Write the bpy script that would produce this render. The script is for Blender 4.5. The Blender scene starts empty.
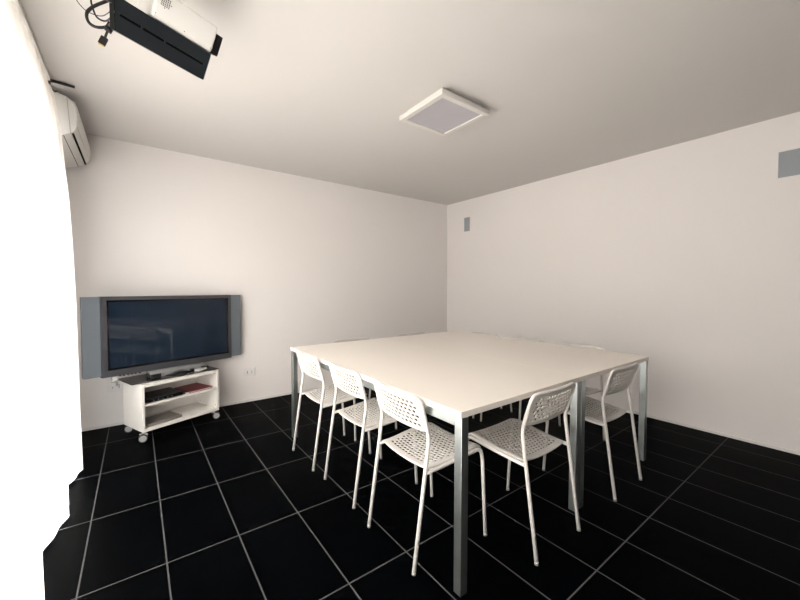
import bpy, bmesh, math, random
from math import sin, cos, pi, radians, sqrt
from mathutils import Vector, Matrix
random.seed(7)
S = bpy.context.scene
C = S.collection

# ------------------------------------------------------------------ materials
def new_mat(name, col, rough=.5, metal=0., spec=.5, coat=0., noise=0., nscale=20., bump=0., bscale=200.):
    m = bpy.data.materials.new(name); m.use_nodes = True
    nt = m.node_tree; b = nt.nodes['Principled BSDF']
    b.inputs['Roughness'].default_value = rough
    b.inputs['Metallic'].default_value = metal
    b.inputs['Specular IOR Level'].default_value = spec
    b.inputs['Coat Weight'].default_value = coat
    tc = nt.nodes.new('ShaderNodeTexCoord')
    nz = nt.nodes.new('ShaderNodeTexNoise'); nz.inputs['Scale'].default_value = nscale
    nz.inputs['Detail'].default_value = 4
    nt.links.new(tc.outputs['Object'], nz.inputs['Vector'])
    mx = nt.nodes.new('ShaderNodeMix'); mx.data_type = 'RGBA'
    k = 1 - noise
    mx.inputs['A'].default_value = (col[0]*k, col[1]*k, col[2]*k, 1)
    mx.inputs['B'].default_value = (min(1, col[0]*(1+noise)), min(1, col[1]*(1+noise)), min(1, col[2]*(1+noise)), 1)
    nt.links.new(nz.outputs['Fac'], mx.inputs['Factor'])
    nt.links.new(mx.outputs['Result'], b.inputs['Base Color'])
    if bump:
        n2 = nt.nodes.new('ShaderNodeTexNoise'); n2.inputs['Scale'].default_value = bscale
        nt.links.new(tc.outputs['Object'], n2.inputs['Vector'])
        bp = nt.nodes.new('ShaderNodeBump'); bp.inputs['Strength'].default_value = bump
        bp.inputs['Distance'].default_value = .002
        nt.links.new(n2.outputs['Fac'], bp.inputs['Height'])
        nt.links.new(bp.outputs['Normal'], b.inputs['Normal'])
    return m

M = {}
M['wall'] = new_mat('wall_paint', (.89, .85, .835), .85, spec=.2, noise=.01, nscale=1.5, bump=.15, bscale=250)
M['dimmed_wall'] = new_mat('darkened_wall_end', (.07, .07, .075), .8, noise=.02)  # unseen wall coloured dark to dim reflections and that end of the room
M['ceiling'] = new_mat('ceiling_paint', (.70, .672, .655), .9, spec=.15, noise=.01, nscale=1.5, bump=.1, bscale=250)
M['skirting'] = new_mat('skirting_paint', (.78, .76, .74), .5, noise=.02)
M['table_white'] = new_mat('white_laminate', (.86, .80, .735), .42, spec=.4, noise=.012, nscale=6)
M['table_edge'] = new_mat('white_edging', (.84, .80, .76), .45, noise=.01)
M['steel'] = new_mat('galvanised_steel', (.42, .45, .45), .32, metal=.95, noise=.28, nscale=7, bump=.05, bscale=60)
M['chair'] = new_mat('white_plastic', (.68, .645, .615), .38, spec=.45, noise=.01)
M['chair_tube'] = new_mat('white_lacquered_tube', (.74, .705, .675), .3, spec=.5, noise=.01)
M['foot'] = new_mat('chair_foot_plastic', (.30, .29, .28), .5)
M['tv_grey'] = new_mat('tv_bezel', (.075, .075, .085), .38, metal=.3, noise=.03)
M['tv_black'] = new_mat('black_gloss', (.004, .004, .006), .15, spec=.5)
M['tv_cloth'] = new_mat('speaker_cloth', (.19, .215, .245), .55, metal=.25, noise=.08, nscale=300, bump=.2, bscale=900)
M['silver'] = new_mat('silver_plastic', (.38, .39, .40), .35, metal=.5, noise=.03)
M['dark_plastic'] = new_mat('dark_plastic', (.012, .012, .014), .45, noise=.1, nscale=40)
M['cart'] = new_mat('cart_white', (.82, .79, .755), .4, noise=.01)
M['glass_top'] = new_mat('smoked_glass', (.03, .031, .033), .12, spec=.6)
M['caster_grey'] = new_mat('caster_grey', (.36, .36, .36), .4, noise=.05)
M['caster_black'] = new_mat('caster_rubber', (.012, .012, .012), .6)
M['red'] = new_mat('red_folder', (.20, .012, .028), .5, noise=.06, nscale=60)
M['taupe'] = new_mat('taupe_cover', (.19, .17, .155), .45, noise=.05, nscale=50)
M['pale'] = new_mat('pale_plastic', (.66, .65, .63), .4, noise=.03)
M['mid_grey'] = new_mat('mid_grey_plastic', (.30, .30, .31), .4)
M['ac'] = new_mat('air_unit_plastic', (.70, .68, .645), .38, noise=.01)
M['slot'] = new_mat('slot_black', (.004, .004, .004), .8, spec=.08)
M['projector'] = new_mat('projector_white', (.82, .80, .775), .35, noise=.01)
M['anthracite'] = new_mat('anthracite_powder_coat', (.012, .0155, .019), .45, spec=.35, noise=.12, nscale=30, bump=.1, bscale=500)
M['cable'] = new_mat('cable_rubber', (.010, .010, .012), .45)
M['yellow'] = new_mat('yellow_plastic', (.55, .42, .06), .45)
M['gold'] = new_mat('gold_contact', (.75, .58, .28), .3, metal=.9)
M['lamp_white'] = new_mat('lamp_frame_white', (.74, .71, .68), .45)
M['diffuser'] = new_mat('frosted_diffuser', (.50, .482, .53), .35, noise=.04, nscale=12)
M['grille'] = new_mat('grey_grille', (.34, .365, .40), .6, noise=.05, nscale=300, bump=.3, bscale=1200)
M['socket'] = new_mat('socket_white', (.86, .84, .83), .35)
M['metal_dark'] = new_mat('dark_metal', (.04, .038, .036), .4, metal=.5)
M['bounce_grey'] = new_mat('bounce_ground_grey', (.42, .41, .40), .9, noise=.1, nscale=5)

# screen: very dark blue glossy
M['screen'] = new_mat('plasma_screen', (.011, .020, .036), .03, spec=.30, noise=.05, nscale=1)

# floor : black tiles 0.30 x 0.58 with pale grout
def floor_mat():
    m = bpy.data.materials.new('black_tile'); m.use_nodes = True
    nt = m.node_tree; b = nt.nodes['Principled BSDF']; L = nt.links.new
    tc = nt.nodes.new('ShaderNodeTexCoord'); sp = nt.nodes.new('ShaderNodeSeparateXYZ')
    L(tc.outputs['Object'], sp.inputs[0])
    def math_(op, a, bb=None):
        n = nt.nodes.new('ShaderNodeMath'); n.operation = op
        for i, v in enumerate((a, bb)):
            if v is None: continue
            if isinstance(v, (int, float)): n.inputs[i].default_value = v
            else: L(v, n.inputs[i])
        return n.outputs[0]
    def line(sock, pitch, half):
        q = math_('DIVIDE', sock, pitch)
        fr = math_('FRACT', math_('ADD', q, 100.5))
        d = math_('ABSOLUTE', math_('SUBTRACT', fr, .5))
        return math_('LESS_THAN', math_('MULTIPLY', d, pitch), half)
    gx = line(sp.outputs['X'], .30, .0030); gy = line(sp.outputs['Y'], .5823, .0030)
    g = math_('MAXIMUM', gx, gy)
    nz = nt.nodes.new('ShaderNodeTexNoise'); nz.inputs['Scale'].default_value = 3.5; nz.inputs['Detail'].default_value = 6
    L(tc.outputs['Object'], nz.inputs['Vector'])
    tile = nt.nodes.new('ShaderNodeMix'); tile.data_type = 'RGBA'
    tile.inputs['A'].default_value = (.0003, .0004, .0006, 1); tile.inputs['B'].default_value = (.0010, .0014, .0019, 1)
    L(nz.outputs['Fac'], tile.inputs['Factor'])
    gm = nt.nodes.new('ShaderNodeMix'); gm.data_type = 'RGBA'
    gm.inputs['A'].default_value = (.055, .056, .059, 1); gm.inputs['B'].default_value = (.105, .105, .107, 1)
    L(nz.outputs['Fac'], gm.inputs['Factor'])
    mx = nt.nodes.new('ShaderNodeMix'); mx.data_type = 'RGBA'
    L(g, mx.inputs['Factor']); L(tile.outputs['Result'], mx.inputs['A']); L(gm.outputs['Result'], mx.inputs['B'])
    L(mx.outputs['Result'], b.inputs['Base Color'])
    b.inputs['Specular IOR Level'].default_value = .008
    rr = nt.nodes.new('ShaderNodeMapRange'); rr.inputs['To Min'].default_value = .30; rr.inputs['To Max'].default_value = .48
    L(nz.outputs['Fac'], rr.inputs['Value'])
    ro = nt.nodes.new('ShaderNodeMix'); ro.data_type = 'FLOAT'
    L(g, ro.inputs[0]); L(rr.outputs[0], ro.inputs[2]); ro.inputs[3].default_value = .9
    L(ro.outputs[0], b.inputs['Roughness'])
    bp = nt.nodes.new('ShaderNodeBump'); bp.inputs['Distance'].default_value = .001; bp.inputs['Strength'].default_value = .4
    L(math_('SUBTRACT', 1., g), bp.inputs['Height']); L(bp.outputs['Normal'], b.inputs['Normal'])
    return m
M['floor'] = floor_mat()

def curtain_mat():
    m = bpy.data.materials.new('sheer_curtain'); m.use_nodes = True
    nt = m.node_tree; nt.nodes.clear(); L = nt.links.new
    out = nt.nodes.new('ShaderNodeOutputMaterial')
    d = nt.nodes.new('ShaderNodeBsdfDiffuse'); t = nt.nodes.new('ShaderNodeBsdfTranslucent')
    tc = nt.nodes.new('ShaderNodeTexCoord'); w = nt.nodes.new('ShaderNodeTexNoise'); w.inputs['Scale'].default_value = 400
    L(tc.outputs['Object'], w.inputs['Vector'])
    c = nt.nodes.new('ShaderNodeMix'); c.data_type = 'RGBA'
    c.inputs['A'].default_value = (.90, .86, .81, 1); c.inputs['B'].default_value = (.93, .89, .845, 1)
    L(w.outputs['Fac'], c.inputs['Factor'])
    L(c.outputs['Result'], d.inputs['Color']); L(c.outputs['Result'], t.inputs['Color'])
    mx = nt.nodes.new('ShaderNodeMixShader'); mx.inputs[0].default_value = .55
    L(d.outputs[0], mx.inputs[1]); L(t.outputs[0], mx.inputs[2])
    tr = nt.nodes.new('ShaderNodeBsdfTransparent'); m2 = nt.nodes.new('ShaderNodeMixShader'); m2.inputs[0].default_value = .055
    L(mx.outputs[0], m2.inputs[1]); L(tr.outputs[0], m2.inputs[2]); L(m2.outputs[0], out.inputs[0])
    return m
M['curtain'] = curtain_mat()

def pane_mat():
    m = bpy.data.materials.new('window_glass'); m.use_nodes = True
    nt = m.node_tree; nt.nodes.clear(); L = nt.links.new
    out = nt.nodes.new('ShaderNodeOutputMaterial')
    t = nt.nodes.new('ShaderNodeBsdfTransparent'); t.inputs[0].default_value = (.95, .97, .96, 1)
    g = nt.nodes.new('ShaderNodeBsdfGlossy'); g.inputs['Roughness'].default_value = .02
    mx = nt.nodes.new('ShaderNodeMixShader'); mx.inputs[0].default_value = .06
    L(t.outputs[0], mx.inputs[1]); L(g.outputs[0], mx.inputs[2]); L(mx.outputs[0], out.inputs[0])
    return m
M['pane'] = pane_mat()

# ------------------------------------------------------------------ geometry helpers
def obj(name, bm, mat, parent=None, smooth=False, bevel=0., seg=2):
    me = bpy.data.meshes.new(name)
    bmesh.ops.recalc_face_normals(bm, faces=bm.faces)
    bm.to_mesh(me); bm.free()
    for mm in (mat if isinstance(mat, (list, tuple)) else [mat]): me.materials.append(M[mm])
    if smooth:
        for p in me.polygons: p.use_smooth = True
    o = bpy.data.objects.new(name, me); C.objects.link(o)
    if parent: o.parent = parent
    if bevel:
        b = o.modifiers.new('bevel', 'BEVEL'); b.width = bevel; b.segments = seg; b.limit_method = 'ANGLE'; b.angle_limit = radians(40)
        if seg > 1:
            for p in me.polygons: p.use_smooth = True
            try: me.set_sharp_from_angle(angle=radians(50))
            except Exception: pass
    return o

def thing(name, label, cat, loc=(0, 0, 0), rotz=0., group=None):
    o = bpy.data.objects.new(name, None); C.objects.link(o)
    o.empty_display_size = .1
    o.location = loc; o.rotation_euler = (0, 0, rotz)
    o['label'] = label; o['category'] = cat
    if group: o['group'] = group
    return o

def tag(o, label, cat, group=None):
    o['label'] = label; o['category'] = cat
    if group: o['group'] = group
    return o

def struct(name, bm, mat, **k):
    o = obj(name, bm, mat, **k); o['kind'] = 'structure'; return o

def box(bm, x0, x1, y0, y1, z0, z1, mi=0):
    v = [bm.verts.new(p) for p in ((x0, y0, z0), (x1, y0, z0), (x1, y1, z0), (x0, y1, z0), (x0, y0, z1), (x1, y0, z1), (x1, y1, z1), (x0, y1, z1))]
    for f in ((0, 3, 2, 1), (4, 5, 6, 7), (0, 1, 5, 4), (1, 2, 6, 5), (2, 3, 7, 6), (3, 0, 4, 7)):
        fc = bm.faces.new([v[i] for i in f]); fc.material_index = mi
    return v

def B(*boxes):
    bm = bmesh.new()
    for b in boxes: box(bm, *b)
    return bm

def smooth_path(pts, n=6):
    P = [Vector(p) for p in pts]; P = [P[0]*2-P[1]] + P + [P[-1]*2-P[-2]]
    out = []
    for i in range(1, len(P)-2):
        for k in range(n):
            t = k/n
            a, b, c, d = P[i-1], P[i], P[i+1], P[i+2]
            out.append(.5*((2*b)+(c-a)*t+(2*a-5*b+4*c-d)*t*t+(3*b-a-3*c+d)*t**3))
    out.append(P[-2]); return out

def fillet(pts, r, n=5):
    """polyline with rounded corners"""
    P = [Vector(p) for p in pts]; out = [P[0]]
    for i in range(1, len(P)-1):
        a, b, c = P[i-1], P[i], P[i+1]
        rr = r[i-1] if isinstance(r, (list, tuple)) else r
        u = (a-b); v = (c-b); l = min(rr, u.length*.49, v.length*.49)
        p, q = b+u.normalized()*l, b+v.normalized()*l
        for k in range(n+1):
            t = k/n; out.append(p*(1-t)**2+b*2*t*(1-t)+q*t*t)
    out.append(P[-1]); return out

def tube(bm, pts, r, seg=10, mi=0, cap=True):
    pts = [Vector(p) for p in pts]; rings = []
    t0 = (pts[1]-pts[0]).normalized()
    nrm = t0.orthogonal().normalized()
    for i, p in enumerate(pts):
        if i == 0: t = t0
        elif i == len(pts)-1: t = (pts[-1]-pts[-2]).normalized()
        else: t = ((pts[i+1]-p).normalized()+(p-pts[i-1]).normalized()).normalized()
        nrm = (nrm-t*nrm.dot(t)).normalized(); bn = t.cross(nrm)
        rings.append([bm.verts.new(p+(nrm*cos(a)+bn*sin(a))*r) for a in (2*pi*k/seg for k in range(seg))])
    for a, b in zip(rings, rings[1:]):
        for k in range(seg):
            f = bm.faces.new((a[k], a[(k+1) % seg], b[(k+1) % seg], b[k])); f.material_index = mi; f.smooth = True
    if cap:
        for rg in (rings[0], rings[-1]):
            f = bm.faces.new(rg); f.material_index = mi
    return bm

def cyl(bm, p0, p1, r, seg=24, mi=0):
    return tube(bm, [p0, p1], r, seg, mi)

def prism(bm, poly, y0, y1, mi=0, axis='y'):
    """extrude polygon given in (x,z) along y"""
    a = [bm.verts.new((p[0], y0, p[1])) for p in poly]; b = [bm.verts.new((p[0], y1, p[1])) for p in poly]
    n = len(poly)
    bm.faces.new(a).material_index = mi; bm.faces.new(b[::-1]).material_index = mi
    for i in range(n):
        bm.faces.new((a[i], b[i], b[(i+1) % n], a[(i+1) % n])).material_index = mi
    return bm

# ------------------------------------------------------------------ the room
XL, XR, YB, YF, H = -.06, 4.435, .422, -5.9, 2.5315
WY0, WY1, WZ = -3.95, -.52, 2.28        # french-window opening in the left wall
struct('floor', B((XL-.3, XR+.25, YF-.25, YB+.25, -.12, 0)), 'floor')
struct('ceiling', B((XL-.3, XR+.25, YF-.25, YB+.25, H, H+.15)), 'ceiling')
struct('wall_back', B((XL-.3, XR+.25, YB, YB+.25, 0, H)), 'wall')
struct('wall_right', B((XR, XR+.25, YF, YB, 0, H)), 'wall')
struct('wall_front', B((XL-.3, XR+.25, YF-.25, YF, 0, H)), 'dimmed_wall')
struct('wall_left', B((XL-.3, XL, WY1, YB, 0, H), (XL-.3, XL, YF, WY0, 0, H), (XL-.3, XL, WY0, WY1, WZ, H)), 'wall')
struct('baseboard_back', B((XL, XR, YB-.008, YB, 0, .022)), 'skirting')
struct('baseboard_right', B((XR-.008, XR, YF, YB-.008, 0, .022)), 'skirting')
# window 1: three sliding leaves
wb = bmesh.new(); ft = .05
box(wb, XL-.17, XL-.10, WY0, WY1, 0, .04); box(wb, XL-.17, XL-.10, WY0, WY1, WZ-.05, WZ)
nl = 4
for k in range(nl+1):
    y = WY0+(WY1-WY0)*k/nl
    y0 = max(WY0, y-.03); y1 = min(WY1, y+.03)
    box(wb, XL-.17, XL-.10, y0, y1, .04, WZ-.05)
wf = struct('window_1', wb, 'lamp_white')
obj('window_pane', B((XL-.14, XL-.132, WY0+.03, WY1-.03, .04, WZ-.05)), 'pane', wf)
struct('trim_1', B((XL-.30, XL-.17, WY0, WY1, -.001, .015)), 'skirting')
struct('bounce_ground', B((-6, XL-.3, -10, 4, -.2, -.06)), 'bounce_grey')  # unseen ground added outside to bounce sunlight through the curtain to the ceiling

# ------------------------------------------------------------------ tables
TX0, TX1, TY0, TY1, TZ = 1.513, 3.427, -2.657, -.762, .748
XS = 2.4635
def make_table(x0, x1, label):
    cx, cy = (x0+x1)/2, (TY0+TY1)/2
    w, l = (x1-x0)/2, (TY1-TY0)/2
    t = thing('meeting_table', label, 'table', (cx, cy, 0), 0, 'white meeting tables pushed together')
    obj('tabletop', B((-w, w, -l, l, TZ-.026, TZ)), 'table_white', t, bevel=.0015, seg=2)
    g = .039; zt = TZ-.0262
    a = .0005
    for x_a, x_b in ((-w+.006, -w+.006+g), (w-.006-g, w-.006)):
        obj('frame_rail', B((x_a+.0005, x_b-.0005, -l+.001+g+a, l-.001-g-a, zt-.040, zt)), 'steel', t, bevel=.002)
    for sx in (-1, 1):
        for sy in (-1, 1):
            b = bmesh.new()
            x_a, x_b = sorted((sx*(w-.006), sx*(w-.006-g))); y_a, y_b = sorted((sy*(l-.001), sy*(l-.001-g)))
            box(b, x_a, x_b, y_a, y_b, .004, zt)
            lg = obj('leg', b, 'steel', t, bevel=.002)
            obj('leveling_foot', B((x_a+.005, x_b-.005, y_a+.005, y_b-.005, 0, .0045)), 'dark_plastic', lg)
    return t
make_table(TX0, XS-.0006, 'white rectangular meeting table on the curtain side, galvanised steel legs')
make_table(XS+.0006, TX1, 'white rectangular meeting table farther from the curtain, beside the right wall')

# ------------------------------------------------------------------ chairs (local: +x = forward, origin under the rear feet)
TR = .009
def perforated(bm, S2, u0, u1, v0, v1, nu, nv, mu, mv, hole=.36, stagger=True):
    """surface S2(u,v) over [u0,u1]x[v0,v1]; margins mu, mv left plain; cells nu x nv with holes"""
    cache = {}
    def V(u, v):
        k = (round(u, 5), round(v, 5))
        if k not in cache: cache[k] = bm.verts.new(S2(u, v))
        return cache[k]
    def F(*vs):
        q = []
        for x in vs:
            if x not in q: q.append(x)
        if len(q) > 2: 
            try: bm.faces.new(q)
            except ValueError: pass
    ua, ub, va, vb = u0+mu, u1-mu, v0+mv, v1-mv
    du, dv = (ub-ua)/nu, (vb-va)/nv
    hu = du/2
    us = [ua+i*hu for i in range(2*nu+1)]
    for j in range(nv):
        y0, y1 = va+j*dv, va+(j+1)*dv; ym = (y0+y1)/2
        off = 1 if (stagger and j % 2) else 0
        i = 0
        if off:
            for i0 in (0, 2*nu-1):
                F(V(us[i0], y0), V(us[i0+1], y0), V(us[i0+1], ym), V(us[i0+1], y1), V(us[i0], y1), V(us[i0], ym))
        i = off
        while i+2 <= 2*nu-off:
            x0, xm, x1 = us[i], us[i+1], us[i+2]
            a, b = du*hole, dv*hole
            o = [(x0, y0), (xm, y0), (x1, y0), (x1, ym), (x1, y1), (xm, y1), (x0, y1), (x0, ym)]
            h = [(xm-a*.8, ym-b*.8), (xm, ym-b), (xm+a*.8, ym-b*.8), (xm+a, ym), (xm+a*.8, ym+b*.8), (xm, ym+b), (xm-a*.8, ym+b*.8), (xm-a, ym)]
            for q in range(8):
                r = (q+1) % 8
                F(V(*o[q]), V(*o[r]), V(*h[r]), V(*h[q]))
            i += 2
    # margins
    ul = [u0, (u0+ua)/2] + us + [(u1+ub)/2, u1]
    for s0, s1 in ((v0, va), (vb, v1)):
        n = 3
        vs = [s0+(s1-s0)*k/n for k in range(n+1)]
        for p, q in zip(ul, ul[1:]):
            for a, b in zip(vs, vs[1:]): F(V(p, a), V(q, a), V(q, b), V(p, b))
    vv = [va+j*dv/2 for j in range(2*nv+1)]
    for p, q in ((u0, (u0+ua)/2), ((u0+ua)/2, ua), (ub, (u1+ub)/2), ((u1+ub)/2, u1)):
        for a, b in zip(vv, vv[1:]): F(V(p, a), V(q, a), V(q, b), V(p, b))

def rail_z(v):   # height of the seat's edge along its depth
    return .430 + .034*(v**1.1)

def seat_pt(u, v):
    # u -1..1, v 0..1 (rear to front)
    hw = .172+.019*min(1, v*2.2)
    e = max(abs(u)-.93, 0)/.07
    x = .078+.348*v
    # rounded corners
    cx = 1-.055*max(0, (v-.88)/.12)**2-.02*max(0, (.06-v)/.06)**2
    dish = .012*(1-abs(u)**2.4)*(.7+.3*math.cos((v-.25)*2.2))
    z = rail_z(v)+.003-dish-.006*e
    if v > .86: z -= ((v-.86)/.14)**2*.022
    return (x-.004*(1-u*u)*(1-v), u*hw*cx, z)

def back_pt(u, v):
    # u -1..1 across, v 0..1 bottom to top
    e = abs(u)
    z = .596+v*.156-.012*max(0, (e-.8)/.2)**2*(1 if v > .5 else -1)*(abs(v-.5)*2)**2
    xt = .080-.050*v
    bow = .015*(1-u*u)
    return (xt-bow, u*.187, z-.004*(1-e*e)*(1-v))

def make_chair():
    t = thing('perforated_chair', '', 'chair')
    b = bmesh.new(); perforated(b, seat_pt, -1, 1, 0, 1, 13, 15, .13, .09, .38)
    o = obj('seat', b, 'chair', t, smooth=True)
    s = o.modifiers.new('solid', 'SOLIDIFY'); s.thickness = .005; s.offset = 0
    b = bmesh.new(); perforated(b, back_pt, -1, 1, 0, 1, 11, 6, .15, .11, .38)
    o = obj('backrest', b, 'chair', t, smooth=True)
    s = o.modifiers.new('solid', 'SOLIDIFY'); s.thickness = .007; s.offset = 0
    # top bar and side rims of the backrest
    b = bmesh.new()
    pts = [(.078, .1885, .598), (.054, .1885, .678), (.038, .187, .729), (.032, .172, .748), (.026, .14, .7535)]
    n = 8
    for k in range(1, n):
        u = .14*(1-2*k/n)
        pts.append((.031-.015*(1-(u/.187)**2), u, .7535-.002*cos(u/.14*pi/2)))
    pts += [(p[0], -p[1], p[2]) for p in pts[4::-1]]
    tube(b, smooth_path(pts, 3), .0085, 8)
    obj('backrest_rim', b, 'chair', t)
    for sy in (-1, 1):
        b = bmesh.new()
        tube(b, fillet([(0, sy*.1875, .006), (.083, sy*.1875, .576), (.052, sy*.1865, .682)], .03, 4), TR, 10)
        lg = obj('leg', b, 'chair_tube', t)
        b = bmesh.new(); cyl(b, (-.0004, sy*.1875, 0), (.0012, sy*.1875, .012), TR+.0006, 10); obj('foot_cap', b, 'foot', lg)
        b = bmesh.new()
        fx, fy = .440, sy*.2025
        tube(b, fillet([(.060, sy*.186, .422), (.15, sy*.187, .425), (.28, sy*.196, .438), (.398, sy*.2, .451), (.415, sy*.2, .40), (fx, fy, .006)], [.03, .05, .05, .035, .03], 5), TR, 10)
        lg = obj('leg', b, 'chair_tube', t)
        b = bmesh.new(); cyl(b, (fx, fy, 0), (fx-.0012, fy, .012), TR+.0006, 10); obj('foot_cap', b, 'foot', lg)
    b = bmesh.new(); cyl(b, (.40, -.193, .434), (.40, .193, .434), .007, 8); obj('cross_bar', b, 'chair_tube', t)
    return t

def copy_tree(o, parent=None):
    c = o.copy(); C.objects.link(c)
    if parent: c.parent = parent
    for ch in list(o.children): copy_tree(ch, c)
    return c

G = 'white perforated chairs around the meeting tables'
chairs = [
 (1.449, -2.266, -1, 'white perforated chair nearest the front table corner, back towards the curtain'),
 (1.466, -1.709, 0, 'middle white perforated chair of the three backing onto the curtain'),
 (1.446, -1.190, 0, 'white perforated chair nearest the television cart, back towards the curtain'),
 (2.107, -2.737, 90, 'white perforated chair facing away from the camera, left of the paired steel legs'),
 (2.904, -2.737, 90, 'white perforated chair facing away from the camera, nearest the double socket on the right wall'),
 (3.530, -2.140, 180, 'white chair behind the table along the right wall, nearest the camera of its row'),
 (3.487, -1.662, 180, 'middle white chair of the row between table and right wall, mostly hidden'),
 (3.487, -1.165, 180, 'white chair behind the table along the right wall, nearest the room corner'),
 (2.110, -.695, 270, 'white chair on the television wall side of the table, farther from the room corner'),
 (2.805, -.695, 270, 'white chair on the television wall side of the table, nearer the room corner'),
]
proto = make_chair()
for i, (x, y, a, lab) in enumerate(chairs):
    c = proto if i == 0 else copy_tree(proto)
    c.location = (x, y, 0); c.rotation_euler = (0, 0, radians(a)); c['label'] = lab; c['group'] = G

# ------------------------------------------------------------------ television cart
CR = radians(21.8)
cart = thing('media_cart', 'low white media cart with shelf, smoked glass top and casters, under the television', 'cart', (.766, .134, 0), CR)
w, d, z0, z1, t_ = .318, .17, .071, .455, .018
obj('body', B((-w, -w+t_, -d, d, z0, z1), (w-t_, w, -d, d, z0, z1), (-w+t_, w-t_, -d, d, z0, z0+.024),
              (-w+t_, w-t_, -d, d, z1-.024, z1), (-w+t_, w-t_, d-.008, d, z0+.024, z1-.024)), 'cart', cart, bevel=.001, seg=1)
obj('shelf', B((-w+t_+.0005, w-t_-.0005, -d+.004, d-.0085, .274, .289)), 'cart', cart, bevel=.001, seg=1)
b = bmesh.new()
box(b, -.350, .352, -.165, .160, z1+.001, z1+.007)
b.transform(Matrix.Translation((-.008, .025, 0)) @ Matrix.Rotation(radians(-3), 4, 'Z') @ Matrix.Translation((0, .008, 0)))
obj('glass_top', b, 'glass_top', cart, bevel=.0015)
for z in (.42, .12):
    for y in (-d+.03, d-.05): obj('pin_hole', cyl(bmesh.new(), (w-t_-.0012, y, z), (w-t_+.002, y, z), .004, 8), 'slot', cart)
for sx in (-1, 1):
    for sy in (-1, 1):
        x, y = {(-1, -1): (-.300, -.150), (-1, 1): (-.288, .142), (1, -1): (.272, -.150), (1, 1): (.275, .142)}[(sx, sy)]
        ca = obj('caster', tube(bmesh.new(), [(x, y, .058), (x, y, .0725)], .014, 14), 'caster_grey', cart)
        ox, oy = {(-1, -1): (-.022, -.030), (-1, 1): (-.004, .006), (1, -1): (.010, -.032), (1, 1): (.02, .01)}[(sx, sy)]
        b = bmesh.new(); cyl(b, (x-.015, y, .032), (x+.015, y, .032), .031, 24)
        xw, yw = x, y
        Tm = Matrix.Translation((xw+ox, yw+oy, 0)) @ Matrix.Rotation(radians(65), 4, 'Z') @ Matrix.Translation((-xw, -yw, 0))
        b.transform(Tm); obj('wheel', b, 'caster_black', ca)
        b = bmesh.new(); cyl(b, (x-.0165, y, .033), (x+.0165, y, .033), .025, 24)
        b.transform(Tm); box(b, min(x, x+ox)-.010, max(x, x+ox)+.010, min(y, y+oy)-.010, max(y, y+oy)+.010, .052, .0605)
        obj('hub_cap', b, 'caster_grey', ca)

def on_cart(x, y):
    v = Matrix.Rotation(CR, 3, 'Z') @ Vector((x, y, 0)); return (cart.location.x+v.x, cart.location.y+v.y)
zt = z1+.0072
def cart_item(name, label, cat, x, y, z, rot):
    p = on_cart(x, y); return thing(name, label, cat, (p[0], p[1], z), CR+radians(rot))
r = cart_item('remote_control', 'pale grey remote control lying on the smoked glass cart top', 'remote control', .205, -.075, zt, 22)
obj('body', B((-.055, .055, -.024, .024, 0, .016)), 'pale', r, bevel=.004)
obj('keypad', B((-.046, .030, -.017, .017, .0155, .0175)), 'mid_grey', r)
r = cart_item('remote_control', 'darker remote control with pale centre, near the right end of the glass top', 'remote control', .268, .005, zt, 20)
obj('body', B((-.05, .05, -.022, .022, 0, .014)), 'dark_plastic', r, bevel=.003)
obj('keypad', B((-.028, .04, -.015, .015, .0135, .017)), 'pale', r, bevel=.001)
r = cart_item('infrared_receiver', 'small black box on the glass top beside the pale remote', 'receiver', .135, -.040, zt, 0)
obj('body', B((-.018, .018, -.02, .02, 0, .026)), 'dark_plastic', r, bevel=.004)
obj('window', B((-.012, .012, -.0212, -.0195, .006, .020)), 'tv_black', r)
# shelf items
r = cart_item('disc_player', 'black disc player with cables on the middle shelf of the white cart', 'disc player', -.125, -.025, .2892, 0)
obj('body', B((-.150, .135, -.12, .12, .004, .036)), 'dark_plastic', r, bevel=.003)
obj('front_panel', B((-.145, .130, -.1225, -.1195, .008, .032)), 'tv_black', r)
for k in range(5): obj('button', cyl(bmesh.new(), (-.10+k*.035, -.1215, .016), (-.10+k*.035, -.1245, .016), .004, 10), 'silver', r)
for sx in (-1, 1):
    for sy in (-1, 1): obj('foot', tube(bmesh.new(), [(sx*.12, sy*.1, 0), (sx*.12, sy*.1, .005)], .01, 12), 'caster_black', r)
r = cart_item('coiled_cable', 'bunch of dark and pale cable on the middle shelf between player and red folder', 'cable', .040, -.110, .2892, 0)
b = bmesh.new(); pts = []
for k in range(40):
    a = k*.55; pts.append((.030*cos(a)*(1+.2*sin(k)), .022*sin(a)*(1+.2*cos(k*1.7)), .0045+.012*k/40+.002*sin(k*2.1)))
tube(b, smooth_path(pts, 2), .0035, 6); obj('cord', b, 'cable', r)
obj('plug', B((-.010, .014, -.034, -.022, .001, .012)), 'pale', r, bevel=.002)
obj('connector', B((.022, .040, -.030, -.018, .001, .012)), 'pale', r, bevel=.002)
r = cart_item('red_folder', 'dark red folder lying at the right end of the middle cart shelf', 'folder', .160, -.020, .2892, 2)
obj('cover', B((-.100, .110, -.125, .13, 0, .004), (-.100, .110, -.125, .13, .012, .016), (-.100, -.096, -.125, .13, .004, .012)), 'red', r)
obj('paper_stack', B((-.094, .106, -.121, .126, .0042, .0118)), 'pale', r)
r = cart_item('laptop', 'closed taupe laptop lying at the left of the bottom cart compartment', 'laptop', -.130, -.035, z0+.0242, 3)
obj('base', B((-.145, .125, -.11, .09, .001, .014)), 'taupe', r, bevel=.003)
obj('lid', B((-.145, .125, -.11, .09, .0145, .022)), 'taupe', r, bevel=.003)

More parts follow.
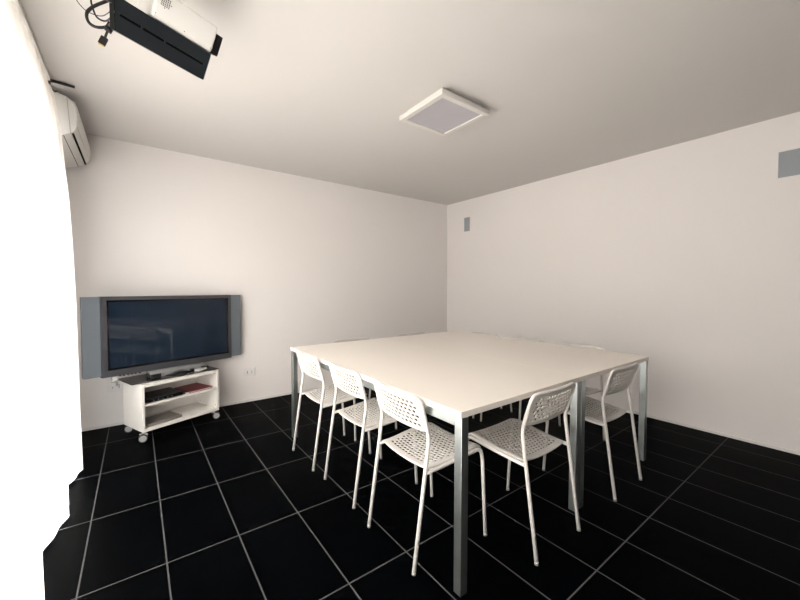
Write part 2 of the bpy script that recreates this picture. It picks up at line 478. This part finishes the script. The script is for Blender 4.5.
# ------------------------------------------------------------------ television
TRZ = radians(17.7)
tvx, tvy = .180+(1.375-.168)/2, -.039+(.346+.039)/2
tv = thing('television', 'grey flat plasma television with side speakers and dark blue screen on the white cart', 'television', (tvx, tvy, 0), TRZ)
b = bmesh.new()
x0, x1, zb, ztp = -.522, .525, .519, 1.160
sx0, sx1, sz0, sz1 = -.484, .496, .570, 1.130
box(b, x0, x1, .0, .062, zb, sz0); box(b, x0, x1, .0, .062, sz1, ztp); box(b, x0, sx0, .0, .062, sz0, sz1); box(b, sx1, x1, .0, .062, sz0, sz1)
box(b, sx0, sx1, .012, .062, sz0, sz1)
obj('casing', b, 'tv_grey', tv, bevel=.002)
obj('screen_border', B((sx0, sx0+.014, .003, .012, sz0, sz1), (sx1-.014, sx1, .003, .012, sz0, sz1), (sx0+.014, sx1-.014, .003, .012, sz0, sz0+.016), (sx0+.014, sx1-.014, .003, .012, sz1-.013, sz1)), 'tv_black', tv)
obj('screen', B((sx0+.0142, sx1-.0142, .006, .0118, sz0+.0162, sz1-.0132)), 'screen', tv)
for a, c in ((-.633, x0-.0006), (x1+.0006, .633)):
    sp = obj('side_speaker', B((a, c, .006, .050, .532, 1.158)), 'tv_cloth', tv, bevel=.004)
    obj('speaker_edge', B((a+.004, c-.004, .0505, .054, .55, 1.153)), 'dark_plastic', sp)
# stand
b = bmesh.new(); box(b, -.215, .225, -.055, -.038, .493, .516)
box(b, -.215, .225, -.038, .04, .500, .5185)
obj('stand_bar', b, 'silver', tv, bevel=.003)
b = bmesh.new(); n = 14
arc = [(-.10+.22*k/n, .4625+.026*sin(pi*k/n)) for k in range(n+1)]
prism(b, arc+[(.20, .4625), (.20, .500), (-.13, .500), (-.13, .4625)], -.045, .03)
obj('stand_arch', b, 'mid_grey', tv)
obj('stand_foot', B((-.21, -.131, -.050, .045, .4625, .500)), 'dark_plastic', tv, bevel=.003)
obj('stand_foot', B((.2005, .232, -.050, .045, .4625, .500)), 'dark_plastic', tv, bevel=.003)
for x in (-.405, -.380, -.350, -.325, -.30, -.27): obj('jack', B((x, x+.012, .02, .04, .508, .5185)), 'caster_black', tv)
obj('lead_plug', B((-.455, -.415, .015, .045, .478, .514)), 'pale', tv, bevel=.006)

# ------------------------------------------------------------------ curtain, rail, bracket
def curtain_x(y, z):
    t = z/H
    zz = [(0, .206), (.4, .200), (1.15, .194), (1.54, .184), (1.8, .174), (2.02, .158), (2.24, .145), (2.42, .121), (2.50, .106), (2.6, .09)]
    for (a, xa), (c, xc) in zip(zz, zz[1:]):
        if a <= z <= c: base = xa+(xc-xa)*(z-a)/(c-a); break
    s = -(y+.47)
    big = (.5-.5*cos(2*pi*s/.62+.35*sin(s*3.1)))          # large folds, deepest at the hem
    small = .5-.5*cos(2*pi*s/.155+.8*sin(s*5.))
    amp = .006+.046*(1-t)**1.1
    return base - amp*big*min(1, s/.05) - (.010+.006*t)*small*min(1, s/.04)
b = bmesh.new(); ny, nz = 520, 60
y_a, y_b = -.470, -4.15
ztop, zbot = 2.492, .018
grid = []
for i in range(ny+1):
    y = y_a+(y_b-y_a)*i/ny; col = []
    for j in range(nz+1):
        z = zbot+(ztop-zbot)*j/nz
        if j == nz: z += .006*abs(sin((y)*pi/.05))
        x = curtain_x(y, min(z, 2.55))
        t = 1-z/H
        yy = y+.010*sin(2*pi*(-(y+.47))/.31)*t
        col.append(b.verts.new((x, yy, z)))
    grid.append(col)
for i in range(ny):
    for j in range(nz): b.faces.new((grid[i][j], grid[i+1][j], grid[i+1][j+1], grid[i][j+1]))
cu = obj('curtain', b, 'curtain', None, smooth=True)
tag(cu, 'bright white floor-length sheer curtain hanging along the left window wall', 'curtain')
rl = thing('curtain_rail', 'slim ceiling rail with dark end rod above the white curtain', 'curtain rail', (.098, 0, 0))
obj('track', B((-.012, .012, -4.2, -.45, 2.512, H-.0003)), 'lamp_white', rl)
b = bmesh.new(); tube(b, [(-.02, -.505, 2.519), (.120, -.490, 2.519)], .0085, 10); obj('end_rod', b, 'metal_dark', rl)
b = bmesh.new(); tube(b, smooth_path([(.004, -.50, 2.505), (.008, -.475, 2.488), (.022, -.468, 2.470), (.030, -.46, 2.478)], 4), .004, 8)
box(b, -.004, .010, -.51, -.49, 2.500, 2.5125)
obj('hook', b, 'metal_dark', rl)

# ------------------------------------------------------------------ air conditioner on the left wall, next to the back wall
ac = thing('air_conditioner', 'off-white split air conditioner high on the left wall behind the curtain', 'air conditioner', (XL, 0, 0))
o_ = -XL
AY0, AY1 = -.42, .345
D = .022
prof = [(0, 2.495), (.155+D, 2.492), (.205+D, 2.478), (.238+D, 2.452), (.252+D, 2.415), (.258+D, 2.36), (.252+D, 2.285), (.238+D, 2.255), (.19+D, 2.225), (.10+D, 2.200), (0, 2.200)]
obj('body', prism(bmesh.new(), prof, AY0, AY1), 'ac', ac, bevel=.004)
# raised front cover
fp = [(.2405, 2.4535), (.2545, 2.4155), (.2605, 2.36), (.2545, 2.292), (.2575, 2.291), (.2645, 2.36), (.2585, 2.4175), (.2435, 2.457)]
fp = [(a+D, c) for a, c in fp]
obj('front_cover', prism(bmesh.new(), fp, AY0-.001, AY1+.001), 'ac', ac)
b = bmesh.new()
prism(b, [(.2270+D, 2.2450), (.2375+D, 2.2520), (.2385+D, 2.2495), (.2280+D, 2.2425)], AY0+.012, AY1-.02)
obj('air_outlet', b, 'slot', ac)
b = bmesh.new(); prism(b, [(.185+D, 2.2235), (.1885+D, 2.2250), (.1890+D, 2.2235), (.1855+D, 2.2220)], AY0+.01, AY1-.01)
obj('flap_seam', b, 'slot', ac)
b = bmesh.new(); prism(b, [(.243, 2.244), (.246, 2.246), (.232, 2.478), (.229, 2.479)], AY0-.0012, AY0+.002)
obj('end_seam', b, 'mid_grey', ac)

# ------------------------------------------------------------------ ceiling lamp
lx, ly = 2.316, -1.705
lp = thing('ceiling_lamp', 'square white ceiling lamp with lavender-grey diffuser, switched off', 'ceiling lamp', (lx, ly, H))
q, q2, zf = .228, .190, -.068
b = bmesh.new()
box(b, -q, q, -q, -q2, zf, -.036); box(b, -q, q, q2, q, zf, -.036); box(b, -q, -q2, -q2, q2, zf, -.036); box(b, q2, q, -q2, q2, zf, -.036)
obj('frame', b, 'lamp_white', lp, bevel=.002)
obj('diffuser', B((-q2, q2, -q2, q2, zf+.006, zf+.012)), 'diffuser', lp)
obj('mounting_plate', B((-.19, .19, -.19, .19, -.0365, -.0003)), 'lamp_white', lp)

# ------------------------------------------------------------------ wall grilles, sockets
def wall_speaker(y0, y1, z0, z1, label):
    s = thing('wall_speaker', label, 'wall speaker', (XR, (y0+y1)/2, (z0+z1)/2), 0, 'grey wall speakers')
    hy, hz = abs(y1-y0)/2, (z1-z0)/2
    obj('frame', B((-.008, -.0003, -hy-.006, -hy, -hz-.006, hz+.006), (-.008, -.0003, hy, hy+.006, -hz-.006, hz+.006), (-.008, -.0003, -hy, hy, -hz-.006, -hz), (-.008, -.0003, -hy, hy, hz, hz+.006)), 'socket', s)
    obj('grille', B((-.006, -.0003, -hy, hy, -hz, hz)), 'grille', s)
wall_speaker(-.049, .061, 2.073, 2.275, 'small grey wall speaker near the room corner, high on the right wall')
wall_speaker(-3.262, -3.142, 2.07, 2.263, 'grey wall speaker high on the right wall, cut by the photo edge')

def socket(name, loc, rot, label, wd=.118, ht=.080):
    s = thing(name, label, 'socket', loc, rot, 'white wall sockets')
    obj('plate', B((-wd/2, wd/2, -.009, -.0003, -ht/2, ht/2)), 'socket', s, bevel=.002)
    for k in (-1, 0, 1):
        md = obj('module', B((k*.030-.0125, k*.030+.0125, -.0105, -.0092, -.024, .024)), 'socket', s)
        if k:
            b = bmesh.new()
            for z in (-.011, 0, .011): cyl(b, (k*.030*.75, -.0103, z), (k*.030*.75, -.0112, z), .0036, 8)
            obj('pin_hole', b, 'slot', md)
    return s
socket('wall_socket', (XR, -2.690, .362), radians(90), 'white wall socket low on the right wall, alone')
socket('wall_socket', (1.480, YB, .322), 0, 'white wall socket on the back wall right of the media cart')
s = socket('wall_socket', (.352, YB, .352), 0, 'white wall socket on the back wall partly hidden left of the cart')
pg = obj('plug', B((-.034, .006, -.045, -.0108, .006, .044)), 'socket', s, bevel=.004)


# ------------------------------------------------------------------ projector hanging from the ceiling (tilted)
P0 = Vector((.7958, -1.8398, 2.2513))
dx, ex, wx = Vector((.9472, .3065, -.0941)), Vector((-.2276, .4359, -.8707)), Vector((-.2259, .8462, .4827))
dx.normalize(); wx = dx.cross(ex).normalized() * (1 if dx.cross(ex).dot(wx) > 0 else -1); ex = (wx.cross(dx)).normalized() * (1 if wx.cross(dx).dot(ex) > 0 else -1)
R3 = Matrix((dx, ex, wx)).transposed()
flip = R3.determinant() < 0
def L2W(bm):   # local (s,e,w) to world offset from P0
    for v in bm.verts: v.co = R3 @ v.co
    return bm
pj = thing('projector', 'white projector hanging from the ceiling at the upper left, black lens on its end', 'projector', P0)
b = bmesh.new()
# white body: bevelled lower strip, raised main cover
prof = [(-.022, .0), (-.107, .004), (-.107, .19), (-.001, .19), (-.001, .010)]
a = [b.verts.new((-.232, e, w_)) for e, w_ in prof]; c = [b.verts.new((-.004, e, w_)) for e, w_ in prof]
b.faces.new(a); b.faces.new(c[::-1])
for i in range(5): b.faces.new((a[i], a[(i+1) % 5], c[(i+1) % 5], c[i]))
obj('housing', L2W(b), 'projector', pj, bevel=.007, seg=3)
b = bmesh.new()
for i in range(-3, 4):
    for j in range(-3, 4):
        if i*i+j*j <= 9: cyl(b, (-.199+i*.0064, -.072+j*.0064, .0005), (-.199+i*.0064, -.072+j*.0064, .0045), .0019, 6)
obj('speaker_grille', L2W(b), 'slot', pj)
b = bmesh.new()
for s_, e_ in ((-.222, -.020), (-.118, -.019), (-.012, -.020)): cyl(b, (s_, e_, -.0015), (s_, e_, .004), .0016, 8)
obj('screw', L2W(b), 'metal_dark', pj)
b = bmesh.new(); box(b, -.003, .034, -.088, -.006, .030, .105)
obj('lens_hood', L2W(b), 'dark_plastic', pj, bevel=.003)
b = bmesh.new(); cyl(b, (.0295, -.044, .067), (.0325, -.044, .067), .026, 24); obj('lens', L2W(b), 'tv_black', pj)
# ceiling pole: vertical from the housing up to the ceiling
cpt = R3 @ Vector((-.12, -.095, .15))
b = bmesh.new(); tube(b, [cpt, (cpt.x, cpt.y, H-P0.z-.012)], .014, 14); cyl(b, (cpt.x, cpt.y, H-P0.z-.014), (cpt.x, cpt.y, H-P0.z-.0004), .05, 24)
obj('ceiling_mount', b, 'lamp_white', pj)
# black slotted box under the projector
bx = thing('equipment_box', 'long black slotted metal box fixed beneath the hanging white projector', 'equipment box', P0)
def slab(b, poly, w0, w1):
    a = [b.verts.new((p[0], p[1], w0)) for p in poly]; c = [b.verts.new((p[0], p[1], w1)) for p in poly]; n = len(poly)
    b.faces.new(a); b.faces.new(c[::-1])
    for i in range(n): b.faces.new((a[i], c[i], c[(i+1) % n], a[(i+1) % n]))
b = bmesh.new()
SL = lambda e: -.346+.026*e/.112
slab(b, [(SL(.0015), .0015), (-.004, .0015), (-.004, .112), (SL(.112), .112)], .006, .075)
slab(b, [(SL(.0015), .0015), (-.004, .0015), (-.004, .0495), (SL(.0495), .0495)], 0, .0062)
slab(b, [(SL(.059), .059), (-.004, .059), (-.004, .112), (SL(.112), .112)], 0, .0062)
for s0, s1 in ((-.336, -.330), (-.252, -.246), (-.172, -.166), (-.020, -.004)): box(b, s0, s1, .0495, .059, 0, .006)
obj('casing', L2W(b), 'anthracite', bx)
b = bmesh.new(); slab(b, [(SL(.003)-.002, .003), (SL(.003), .003), (SL(.111), .111), (SL(.111)-.002, .111)], .001, .074); obj('shaded_end_cover', L2W(b), 'slot', bx)  # solid black cover; shade of the open box end is put into its colour
b = bmesh.new(); box(b, -.318, -.012, .0495, .0590, .004, .0066); obj('slot', L2W(b), 'slot', bx)
b = bmesh.new(); box(b, -.0042, -.0015, .004, .111, .001, .074); obj('end_plate', L2W(b), 'silver', bx)
# cables
def W(px): return Vector(px)
def ctube(name, pts, r, mat, label, cat):
    o = obj(name, tube(bmesh.new(), smooth_path(pts, 8), r, 8), mat)
    tag(o, label, cat, 'projector cables'); return o
E1 = P0 + R3 @ Vector((-.322, .045, .035)); E2 = P0 + R3 @ Vector((-.322, .075, .03)); E3 = P0 + R3 @ Vector((-.322, .02, .04))
UP = Vector((.15, -1.42, H))
ctube('power_cable', [E2, (.435, -1.615, 2.345), (.395, -1.585, 2.342), (.369, -1.575, 2.358), (.364, -1.570, 2.395), (.385, -1.575, 2.428), (.43, -1.58, 2.47), (.50, -1.60, 2.525)], .0062, 'cable', 'thick black cable looping out at the left end of the projector box', 'cable')
ctube('signal_cable', [E1, (.430, -1.60, 2.375), (.400, -1.58, 2.385), (.385, -1.57, 2.42), (.378, -1.56, 2.475), (.40, -1.56, 2.526)], .0036, 'cable', 'medium black cable inside the thick loop beside the projector box', 'cable')
ctube('thin_cable', [E3, (.420, -1.60, 2.392), (.375, -1.575, 2.398), (.345, -1.555, 2.425), (.322, -1.54, 2.47), (.315, -1.53, 2.527)], .0018, 'cable', 'thin dark cable curving up to the ceiling left of the other cables', 'cable')
pb = thing('power_brick', 'black adapter with yellow lead tucked at the left end of the projector box', 'power adapter', P0)
b = bmesh.new(); box(b, -.395, -.330, -.010, .032, .030, .062); obj('body', L2W(b), 'dark_plastic', pb, bevel=.004)
b = bmesh.new(); tube(b, [R3 @ Vector(p) for p in ((-.345, -.018, .03), (-.335, .0, .025), (-.328, .020, .03))], .004, 8); obj('lead', b, 'yellow', pb)
hd = thing('video_plug', 'black video connector with gold tip dangling from the projector cables', 'plug', P0)
b = bmesh.new()
def seg_box(p, q_, wd, th):
    p, q_ = Vector(p), Vector(q_); ax = (q_-p).normalized(); s1 = ax.cross(Vector((0, 1, 0))).normalized(); s2 = ax.cross(s1)
    vs = []
    for o_ in (p, q_):
        for a_, c_ in ((-1, -1), (1, -1), (1, 1), (-1, 1)): vs.append(b.verts.new(o_+s1*a_*wd+s2*c_*th-P0))
    for f in ((0, 1, 2, 3), (4, 7, 6, 5), (0, 4, 5, 1), (1, 5, 6, 2), (2, 6, 7, 3), (3, 7, 4, 0)): b.faces.new([vs[i] for i in f])
seg_box((.449, -1.631, 2.352), (.432, -1.627, 2.316), .013, .008)
obj('cable_joint', b, 'cable', hd, bevel=.003)
b = bmesh.new(); tube(b, [Vector(p)-P0 for p in ((.449, -1.631, 2.368), (.440, -1.629, 2.34), (.432, -1.626, 2.315), (.421, -1.621, 2.280))], .0045, 8)
obj('cord', b, 'cable', hd)
b = bmesh.new(); seg_box((.424, -1.621, 2.291), (.411, -1.618, 2.258), .0125, .007); obj('grip', b, 'cable', hd, bevel=.003)
b = bmesh.new(); seg_box((.4112, -1.618, 2.2585), (.4095, -1.6175, 2.2535), .010, .005); obj('contact', b, 'gold', hd)

# ------------------------------------------------------------------ light: daylight through the window wall
sun = bpy.data.lights.new('sun', 'SUN'); sun.energy = 14.0; sun.angle = radians(25); sun.color = (1, .935, .91)
so = bpy.data.objects.new('sun', sun); C.objects.link(so)
so.rotation_euler = Vector((.86, .10, -.50)).to_track_quat('-Z', 'Y').to_euler()
wd_ = bpy.data.worlds.new('sky'); S.world = wd_; wd_.use_nodes = True
bg = wd_.node_tree.nodes['Background']; bg.inputs[0].default_value = (.95, .96, 1, 1); bg.inputs[1].default_value = 3.0

# ------------------------------------------------------------------ camera
cam = bpy.data.cameras.new('camera'); co = bpy.data.objects.new('camera', cam); C.objects.link(co)
f_, yaw, pitch, roll = 353.7, .6409, -.0322, .0020
fw = Vector((sin(yaw), cos(yaw), 0)); rt = Vector((cos(yaw), -sin(yaw), 0)); up = Vector((0, 0, 1))
f2 = fw*cos(pitch)+up*sin(pitch); u2 = up*cos(pitch)-fw*sin(pitch)
r3 = rt*cos(roll)+u2*sin(roll); u3 = u2*cos(roll)-rt*sin(roll)
m = Matrix((r3, u3, -f2)).transposed().to_4x4(); m.translation = Vector((.5109, -3.6032, 1.2276))
co.matrix_world = m
cam.sensor_width = 36; cam.lens = f_/800*36; cam.clip_start = .02
S.camera = co
S.view_settings.view_transform = 'Standard'; S.view_settings.look = 'None'
S.view_settings.exposure = 1.12; S.view_settings.gamma = 1; S.view_settings.use_curve_mapping = False
